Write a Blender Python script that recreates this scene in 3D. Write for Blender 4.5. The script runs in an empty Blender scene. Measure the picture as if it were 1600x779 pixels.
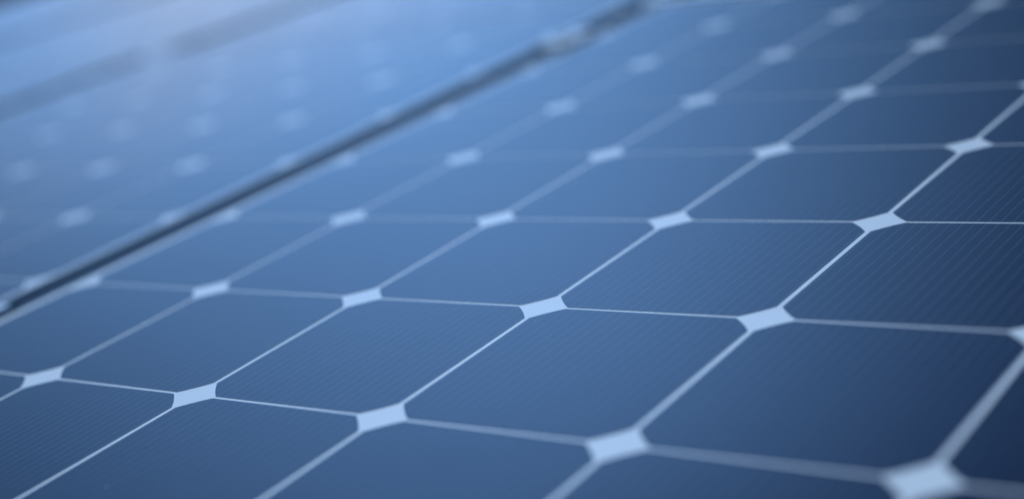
import bpy, bmesh, math, random
from mathutils import Matrix, Vector
random.seed(4)
S = 0.125                      # one cell pitch, metres
GLOW_W, GLOW_K, NISH, ZEN = 14.5, 0.94, 0.08, (0.66, 1.00, 1.47)
GLOW_R = 11.3
sc = bpy.context.scene
col = sc.collection

# ------------------------------------------------------------------ frame of the roof plane
# array plane: x across a panel's six columns, y along its twelve rows, z out of the glass.
up = Vector((0.164, 0.122, 0.956)).normalized()      # true vertical, seen from the roof plane
q = up.rotation_difference(Vector((0, 0, 1)))
T = q.to_matrix().to_4x4()                           # roof plane -> world (pitched about 12 degrees)

def place(o, m):
    o.matrix_world = T @ m

# ------------------------------------------------------------------ node helpers
def mat(name):
    m = bpy.data.materials.new(name); m.use_nodes = True
    nt = m.node_tree
    return m, nt, nt.nodes['Principled BSDF']

def N(nt, t, **kw):
    n = nt.nodes.new(t)
    for k, v in kw.items():
        setattr(n, k, v)
    return n

def math_node(nt, op, a, b=None, c=None, clamp=False):
    n = N(nt, 'ShaderNodeMath', operation=op, use_clamp=clamp)
    for i, v in enumerate((a, b, c)):
        if v is None:
            continue
        if isinstance(v, (int, float)):
            n.inputs[i].default_value = v
        else:
            nt.links.new(v, n.inputs[i])
    return n.outputs[0]

def mix_col(nt, f, a, b, blend='MIX'):
    n = N(nt, 'ShaderNodeMix', data_type='RGBA', blend_type=blend)
    for i, v in ((0, f), (6, a), (7, b)):
        if isinstance(v, (int, float)):
            n.inputs[i].default_value = v
        elif isinstance(v, tuple):
            n.inputs[i].default_value = (*v, 1)
        else:
            nt.links.new(v, n.inputs[i])
    return n.outputs[2]

def glass_coat(nt, b, rough):
    """the front glass is laminated onto cells and backsheet: a clear coat on both"""
    b.inputs['Coat Weight'].default_value = 1.0
    b.inputs['Coat IOR'].default_value = 1.5
    b.inputs['Specular IOR Level'].default_value = 0.0
    geo = N(nt, 'ShaderNodeNewGeometry')
    no = N(nt, 'ShaderNodeTexNoise'); no.inputs['Scale'].default_value = 9.0
    no.inputs['Detail'].default_value = 5.0
    nt.links.new(geo.outputs['Position'], no.inputs['Vector'])
    r = math_node(nt, 'MULTIPLY_ADD', no.outputs['Fac'], 0.10, rough - 0.05)
    nt.links.new(r, b.inputs['Coat Roughness'])
    return geo, no

def dust(nt, geo, base, amount):
    """faint film of dust and a few specks on the glass"""
    no = N(nt, 'ShaderNodeTexNoise'); no.inputs['Scale'].default_value = 38.0
    no.inputs['Detail'].default_value = 8.0
    nt.links.new(geo.outputs['Position'], no.inputs['Vector'])
    film = math_node(nt, 'MULTIPLY', no.outputs['Fac'], amount)
    vo = N(nt, 'ShaderNodeTexVoronoi'); vo.inputs['Scale'].default_value = 42.0
    nt.links.new(geo.outputs['Position'], vo.inputs['Vector'])
    sep = N(nt, 'ShaderNodeSeparateColor'); nt.links.new(vo.outputs['Color'], sep.inputs[0])
    near = math_node(nt, 'LESS_THAN', vo.outputs['Distance'], 0.035)
    few = math_node(nt, 'GREATER_THAN', sep.outputs[0], 0.80)
    speck = math_node(nt, 'MULTIPLY', math_node(nt, 'MULTIPLY', near, few), 0.30)
    f = math_node(nt, 'ADD', film, speck, clamp=True)
    return mix_col(nt, f, base, (0.42, 0.47, 0.55))

# ------------------------------------------------------------------ materials
M = {}
m, nt, b = mat('silicon_cell'); M['cell'] = m
geo, _ = glass_coat(nt, b, 0.13)
tc = N(nt, 'ShaderNodeTexCoord')
sx = N(nt, 'ShaderNodeSeparateXYZ'); nt.links.new(tc.outputs['Object'], sx.inputs[0])
ph = math_node(nt, 'FRACT', math_node(nt, 'MULTIPLY_ADD', sx.outputs[0], 21.0 / S, 100.5))
dist = math_node(nt, 'ABSOLUTE', math_node(nt, 'SUBTRACT', ph, 0.5))
line = math_node(nt, 'LESS_THAN', dist, 0.045)
info = N(nt, 'ShaderNodeObjectInfo')
tone = math_node(nt, 'MULTIPLY_ADD', info.outputs['Random'], 0.30, 0.85)
basec = mix_col(nt, 1.0, (0.0036, 0.0105, 0.038), (1, 1, 1), 'MULTIPLY')
vm = N(nt, 'ShaderNodeVectorMath', operation='SCALE')
nt.links.new(basec, vm.inputs[0]); nt.links.new(tone, vm.inputs['Scale'])
c1 = mix_col(nt, line, vm.outputs[0], (0.038, 0.068, 0.128))
c2 = dust(nt, geo, c1, 0.020)
nt.links.new(c2, b.inputs['Base Color'])
b.inputs['Roughness'].default_value = 0.6

m, nt, b = mat('white_backsheet'); M['sheet'] = m
geo, _ = glass_coat(nt, b, 0.13)
no = N(nt, 'ShaderNodeTexNoise'); no.inputs['Scale'].default_value = 60.0
nt.links.new(geo.outputs['Position'], no.inputs['Vector'])
cw = mix_col(nt, no.outputs['Fac'], (0.78, 0.79, 0.80), (0.84, 0.85, 0.86))
c2 = dust(nt, geo, cw, 0.03)
nt.links.new(c2, b.inputs['Base Color'])
b.inputs['Roughness'].default_value = 0.7

def metal(name, c, metallic, rough, scale=220):
    m, nt, b = mat(name)
    geo = N(nt, 'ShaderNodeNewGeometry')
    no = N(nt, 'ShaderNodeTexNoise'); no.inputs['Scale'].default_value = scale
    no.inputs['Detail'].default_value = 4
    nt.links.new(geo.outputs['Position'], no.inputs['Vector'])
    c2 = mix_col(nt, no.outputs['Fac'], tuple(v * 0.85 for v in c), tuple(min(1, v * 1.12) for v in c))
    nt.links.new(c2, b.inputs['Base Color'])
    nt.links.new(math_node(nt, 'MULTIPLY_ADD', no.outputs['Fac'], 0.12, rough - 0.06), b.inputs['Roughness'])
    b.inputs['Metallic'].default_value = metallic
    return m
M['black_frame'] = metal('black_anodised_aluminium', (0.003, 0.009, 0.028), 0.0, 0.16)
M['black_frame'].node_tree.nodes['Principled BSDF'].inputs['Specular Tint'].default_value = (0.45, 0.75, 1.0, 1)   # blue-black anodising
M['black_frame'].node_tree.nodes['Principled BSDF'].inputs['Specular IOR Level'].default_value = 0.42
M['alu'] = metal('mill_aluminium', (0.78, 0.84, 0.90), 0.2, 0.36)
M['steel'] = metal('stainless_steel', (0.60, 0.60, 0.60), 1.0, 0.28)

m, nt, b = mat('dark_roof_felt'); M['roof'] = m
geo = N(nt, 'ShaderNodeNewGeometry')
no = N(nt, 'ShaderNodeTexNoise'); no.inputs['Scale'].default_value = 30; no.inputs['Detail'].default_value = 8
nt.links.new(geo.outputs['Position'], no.inputs['Vector'])
nt.links.new(mix_col(nt, no.outputs['Fac'], (0.010, 0.014, 0.020), (0.025, 0.032, 0.042)), b.inputs['Base Color'])
b.inputs['Roughness'].default_value = 0.9
bp = N(nt, 'ShaderNodeBump'); bp.inputs['Strength'].default_value = 0.5; bp.inputs['Distance'].default_value = 0.004
nt.links.new(no.outputs['Fac'], bp.inputs['Height']); nt.links.new(bp.outputs[0], b.inputs['Normal'])

# ------------------------------------------------------------------ mesh helpers (all sizes in cells, built in metres)
def mesh_obj(name, bm, material, parent=None):
    me = bpy.data.meshes.new(name); bm.to_mesh(me); bm.free()
    me.materials.append(material)
    o = bpy.data.objects.new(name, me); col.objects.link(o)
    if parent:
        o.parent = parent
    return o

def tag(o, label, cat, group=None):
    o['label'] = label; o['category'] = cat
    if group:
        o['group'] = group

def box(bm, x0, x1, y0, y1, z0, z1, bevel=0.0):
    r = bmesh.ops.create_cube(bm, size=1.0)
    vs = r['verts']
    for v in vs:
        v.co = Vector(((x0 + x1) / 2 + v.co.x * (x1 - x0), (y0 + y1) / 2 + v.co.y * (y1 - y0),
                       (z0 + z1) / 2 + v.co.z * (z1 - z0))) * S
    if bevel:
        es = list({e for v in vs for e in v.link_edges})
        bmesh.ops.bevel(bm, geom=es, offset=bevel * S, segments=2, affect='EDGES')

# pseudo-square wafer: 125 mm square cut from a round ingot, corners are arcs
GX, GY, RC = 0.0235, 0.0155, 0.624
ZS = -0.0014                   # backsheet level below the wafer face
def wafer_mesh():
    hx, hy = (1 - GX) / 2, (1 - GY) / 2
    a0 = math.atan2(math.sqrt(RC**2 - hx**2), hx); a1 = math.atan2(hy, math.sqrt(RC**2 - hy**2))
    pts = []
    for k in range(4):
        seq = [a0 + (a1 - a0) * i / 8 for i in range(9)]
        quad = [(RC * math.cos(a), RC * math.sin(a)) for a in seq]
        if k == 1: quad = [(-x, y) for x, y in reversed(quad)]
        if k == 2: quad = [(-x, -y) for x, y in quad]
        if k == 3: quad = [(x, -y) for x, y in reversed(quad)]
        pts += quad
    bm = bmesh.new()
    top = [bm.verts.new((x * S, y * S, 0)) for x, y in pts]
    low = [bm.verts.new((x * S, y * S, (ZS + 0.0002) * S)) for x, y in pts]
    bm.faces.new(top)
    n = len(pts)
    for i in range(n):
        bm.faces.new((top[i], low[i], low[(i + 1) % n], top[(i + 1) % n]))
    return bm

NX, NY, EDGE = 6, 12, 0.128    # 6 x 12 wafers, margin from wafer block to outer face of the frame
LIP = 0.078
def frame_mesh():
    prof = [(0.0, -0.30), (0.0, 0.001), (0.004, 0.005), (LIP - 0.003, 0.005), (LIP, 0.002), (LIP, -0.02),
            (0.02, -0.02), (0.02, -0.28), (0.20, -0.28), (0.20, -0.30)]
    W0, W1, H0, H1 = -EDGE, NX + EDGE, -EDGE, NY + EDGE
    bm = bmesh.new(); rings = []
    for d, z in prof:
        rings.append([bm.verts.new((x * S, y * S, z * S)) for x, y in
                      ((W0 + d, H0 + d), (W1 - d, H0 + d), (W1 - d, H1 - d), (W0 + d, H1 - d))])
    n = len(prof)
    for i in range(n):
        a, c = rings[i], rings[(i + 1) % n]
        for k in range(4):
            bm.faces.new((a[k], a[(k + 1) % 4], c[(k + 1) % 4], c[k]))
    bmesh.ops.recalc_face_normals(bm, faces=bm.faces)
    return bm

def sheet_mesh():
    bm = bmesh.new()
    e = EDGE - 0.021
    box(bm, -e, NX + e, -e, NY + e, -0.019, ZS)
    return bm

def make_panel():
    r = bpy.data.objects.new('solar_panel', None); col.objects.link(r)
    r.empty_display_size = 0.05
    mesh_obj('frame', frame_mesh(), M['black_frame'], r)
    mesh_obj('backsheet', sheet_mesh(), M['sheet'], r)
    first = None
    for i in range(NX):
        for j in range(NY):
            if first is None:
                first = o = mesh_obj('solar_cell', wafer_mesh(), M['cell'], r)
            else:
                o = first.copy(); col.objects.link(o); o.parent = r
            o.location = ((i + 0.5) * S, (j + 0.5) * S, 0)
    return r

def copy_panel(src):
    r = src.copy(); col.objects.link(r)
    for ch in src.children:
        c = ch.copy(); col.objects.link(c); c.parent = r
    return r

# ------------------------------------------------------------------ the array
PX = 6 + 0.51                  # panel pitch across
ROW2 = 6.0 + 0.44              # first wafer edge of the second row of panels
def pose(x, y, z=0.0, rv=(0, 0, 0)):
    v = Vector(rv)
    rot = Matrix.Rotation(v.length, 4, v.normalized()) if v.length > 0 else Matrix.Identity(4)
    return Matrix.Translation(Vector((x, y, z)) * S) @ rot

panels = [
    (pose(0, -6), 'large solar panel in sharp focus filling the foreground, right of the dark gap'),
    # fitted: sits a few millimetres low and very slightly askew
    (Matrix.Translation(Vector((-0.512, 2.088, -0.026)) * S)
     @ pose(0, 0, 0, (0.0101, -0.0100, -0.0067)) @ Matrix.Translation(Vector((-6, -8, 0)) * S),
     'blurred solar panel with white diamonds just left of the black gap'),
    (pose(-6.0 - PX - 0.52, -5.95, -0.16, (0.004, -0.010, -0.004)), 'very blurred pale solar panel at the left picture edge, beyond the second gap'),
    (pose(0.05, ROW2, -0.02), 'blurred solar panel at the top edge, straight behind the sharp foreground panel'),
    (pose(-PX, ROW2, -0.09, (0.003, -0.010, -0.004)), 'pale out of focus solar panel along the top edge, behind the long rail'),
    (pose(-2 * PX - 0.10, ROW2, -0.16, (0.003, -0.010, -0.004)), 'pale solar panel near the top left corner, between two dark slanting gaps'),
    (pose(-3 * PX - 0.2, ROW2 + 0.02, -0.22, (0.003, -0.010, -0.004)), 'faintest solar panel, cut off by the top left corner of the picture'),
]
proto = make_panel()
for k, (mx, label) in enumerate(panels):
    o = proto if k == 0 else copy_panel(proto)
    place(o, mx)
    tag(o, label, 'solar panel', 'solar panels of the array')

# mid clamps holding neighbouring frames down, on their bolts
def make_clamp(half, z0, z1):
    r = bpy.data.objects.new('mid_clamp', None); col.objects.link(r)
    bm = bmesh.new(); box(bm, -half, half, -0.20, 0.20, z0, z1, 0.006)
    mesh_obj('clamp_plate', bm, M['alu'], r)
    for sx in (-1, 1):
        bm = bmesh.new(); box(bm, 0.0782 if sx > 0 else -0.16, 0.16 if sx > 0 else -0.0782, -0.16, 0.16, 0.0054, 0.013, 0.003)
        box(bm, 0.0782 if sx > 0 else -0.0862, 0.0862 if sx > 0 else -0.0782, -0.16, 0.16, -0.04, 0.0052)
        mesh_obj('clamp_flange', bm, M['black_frame'], r)
    bm = bmesh.new()
    bmesh.ops.create_cone(bm, cap_ends=True, segments=6, radius1=0.05 * S, radius2=0.05 * S, depth=0.036 * S)
    bmesh.ops.bevel(bm, geom=[e for e in bm.edges], offset=0.004 * S, segments=1, affect='EDGES')
    for v in bm.verts: v.co.z += (z1 + 0.018) * S
    mesh_obj('bolt_head', bm, M['steel'], r)
    bm = bmesh.new(); box(bm, -0.035, 0.035, -0.20, 0.20, -0.32, z0 - 0.0005)
    mesh_obj('clamp_stem', bm, M['alu'], r)
    return r
cl = make_clamp(0.078, -0.040, -0.006); place(cl, pose(-0.25, -0.50))
tag(cl, 'small metal clamp bridging the black gap at the left picture edge', 'clamp', 'clamps between the panels')
c2 = make_clamp(0.15, 0.0135, 0.036); place(c2, pose(-0.25, 4.86))
tag(c2, 'blurred pale metal clamp bridging the dark gap near the top of the picture', 'clamp', 'clamps between the panels')

# rails under the frames and the long one in the gap between the two rows
def rail(x0, x1, y, z0, z1, w, tilt, label, group=None):
    bm = bmesh.new(); box(bm, x0, x1, -w / 2, w / 2, z0, z1, 0.01)
    o = mesh_obj('mounting_rail', bm, M['alu']); place(o, pose(0, y, -0.02, (0, -tilt, 0))); tag(o, label, 'rail', group)
rail(-26, -0.3, 6.215, -0.33, 0.026, 0.165, 0.010, 'long pale aluminium rail crossing the top left, between the two rows of panels')
rail(-0.29, 7, 6.215, -0.33, 0.026, 0.165, 0.0, 'blurred aluminium rail at the top edge, behind the sharp foreground panel')

# the roof below
bm = bmesh.new(); box(bm, -260, 260, -260, 260, -1.2, -1.0)
o = mesh_obj('roof', bm, M['roof']); place(o, Matrix.Identity(4)); o['kind'] = 'structure'

# ------------------------------------------------------------------ camera (solved from the wafer grid)
Rm = ((0.785238792201219, 0.5828743122852971, -0.20894395253169334),
      (0.018561226775464124, -0.35945195419058873, -0.9329789780530369),
      (-0.6189147922632117, 0.7287330297895389, -0.29307448065466923))
c = Vector((6.6717665439, -4.4328215204, 2.0257516936)) * S
x, y, z = Vector(Rm[0]), -Vector(Rm[1]), -Vector(Rm[2])
cm = Matrix(((x.x, y.x, z.x, c.x), (x.y, y.y, z.y, c.y), (x.z, y.z, z.z, c.z), (0, 0, 0, 1)))
cam = bpy.data.cameras.new('camera'); co = bpy.data.objects.new('camera', cam); col.objects.link(co)
co.matrix_world = T @ cm
cam.sensor_width = 36; cam.lens = 36 * 2386.437 / 1600
cam.clip_start = 0.01; cam.clip_end = 500
cam.dof.use_dof = True; cam.dof.focus_distance = 5.95 * S
cam.dof.aperture_fstop = cam.lens / 1000 / (0.175 * S)
sc.camera = co

# ------------------------------------------------------------------ light: cold hazy daylight, one bright bank of haze low in the sky
T3 = T.to_3x3()
fwd = T3 @ Vector((-0.5960, 0.8030, -0.0002)); fwd.z = 0; fwd.normalize()       # level direction the camera looks in
rgt = fwd.cross(Vector((0, 0, 1)))
def compass(az, el):
    az, el = math.radians(az), math.radians(el)
    h = fwd * math.cos(az) + rgt * math.sin(az)
    return Vector((h.x * math.cos(el), h.y * math.cos(el), math.sin(el)))
sun_az, sun_el = -110, 46
sun_dir = compass(sun_az, sun_el)
w = bpy.data.worlds.new('World'); sc.world = w; w.use_nodes = True
nt = w.node_tree; bg = nt.nodes['Background']
sky = N(nt, 'ShaderNodeTexSky', sky_type='NISHITA', sun_disc=False)
sky.sun_elevation = math.radians(sun_el)
sky.sun_rotation = math.atan2(sun_dir.x, sun_dir.y)
sky.air_density = 1.0; sky.dust_density = 0.6; sky.ozone_density = 3.0
tc = N(nt, 'ShaderNodeTexCoord')
def dot(v):
    n = N(nt, 'ShaderNodeVectorMath', operation='DOT_PRODUCT')
    nt.links.new(tc.outputs['Generated'], n.inputs[0]); n.inputs[1].default_value = v
    return n.outputs['Value']
az = math_node(nt, 'ARCTAN2', dot(rgt), dot(fwd))
el = math_node(nt, 'ARCSINE', dot((0, 0, 1)))
def smooth(v, a, b):
    n = N(nt, 'ShaderNodeMapRange', interpolation_type='SMOOTHSTEP')
    nt.links.new(v, n.inputs[0]); n.inputs[1].default_value = math.radians(a); n.inputs[2].default_value = math.radians(b)
    return n.outputs[0]
off = math_node(nt, 'ADD', az, math.radians(8.5))
side = math_node(nt, 'GREATER_THAN', off, 0.0)                                   # falls off faster on the right
x_ = math_node(nt, 'DIVIDE', off, math_node(nt, 'MULTIPLY_ADD', side, math.radians(GLOW_R - GLOW_W), math.radians(GLOW_W)))
glow = math_node(nt, 'EXPONENT', math_node(nt, 'MULTIPLY', math_node(nt, 'MULTIPLY', x_, x_), -0.5))
# a little cloud structure in the haze
no = N(nt, 'ShaderNodeTexNoise'); no.inputs['Scale'].default_value = 3.0; no.inputs['Detail'].default_value = 3
nt.links.new(tc.outputs['Generated'], no.inputs['Vector'])
cl_ = math_node(nt, 'MULTIPLY_ADD', no.outputs['Fac'], 0.2, 0.9)
low = math_node(nt, 'SUBTRACT', 1.0, smooth(el, 22, 38))
glow = math_node(nt, 'MULTIPLY', math_node(nt, 'MULTIPLY', glow, low), cl_)
glow = math_node(nt, 'MULTIPLY', glow, math_node(nt, 'MULTIPLY_ADD', smooth(el, 11, 19), 0.14, 0.88))   # thins towards the horizon
zen = smooth(el, 36, 58)
def scaled(c, f):
    v = N(nt, 'ShaderNodeVectorMath', operation='SCALE'); v.inputs[0].default_value = c
    nt.links.new(f, v.inputs['Scale']); return v.outputs[0]
def vadd(a, b):
    v = N(nt, 'ShaderNodeVectorMath', operation='ADD'); nt.links.new(a, v.inputs[0]); nt.links.new(b, v.inputs[1]); return v.outputs[0]
STR = 0.10
haze_hi, haze_lo = (0.43, 0.95, 1.95), (0.74, 0.98, 1.46)
hz = N(nt, 'ShaderNodeMix', data_type='RGBA'); nt.links.new(math_node(nt, 'MAXIMUM', smooth(el, 1, 9), math_node(nt, 'MULTIPLY', smooth(math_node(nt, 'MULTIPLY', az, -1.0), 13, 21), 0.75)), hz.inputs[0])
hz.inputs[6].default_value = (*[v / STR * GLOW_K for v in haze_lo], 1); hz.inputs[7].default_value = (*[v / STR * GLOW_K for v in haze_hi], 1)
hv = N(nt, 'ShaderNodeVectorMath', operation='SCALE'); nt.links.new(hz.outputs[2], hv.inputs[0]); nt.links.new(glow, hv.inputs['Scale'])
bright = vadd(hv.outputs[0], scaled(tuple(v / STR for v in ZEN), zen))
bw = N(nt, 'ShaderNodeRGBToBW'); nt.links.new(sky.outputs[0], bw.inputs[0])
cold = mix_col(nt, 1.0, bw.outputs[0], (0.34, 0.95, 1.9), 'MULTIPLY')                # the photo's cold white balance
blue = mix_col(nt, 0.8, sky.outputs[0], cold)
base = N(nt, 'ShaderNodeVectorMath', operation='SCALE'); nt.links.new(blue, base.inputs[0]); base.inputs['Scale'].default_value = NISH
nt.links.new(vadd(bright, base.outputs[0]), bg.inputs['Color'])
bg.inputs['Strength'].default_value = STR

ld = bpy.data.lights.new('sun', 'SUN'); ld.energy = 0.5; ld.angle = math.radians(14); ld.color = (1.0, 0.98, 0.95)
lo = bpy.data.objects.new('sun', ld); col.objects.link(lo)
lo.rotation_euler = (-sun_dir).to_track_quat('-Z', 'Y').to_euler()

sc.view_settings.view_transform = 'Standard'; sc.view_settings.look = 'None'
sc.view_settings.exposure = 0; sc.view_settings.gamma = 1
sc.cycles.use_denoising = True
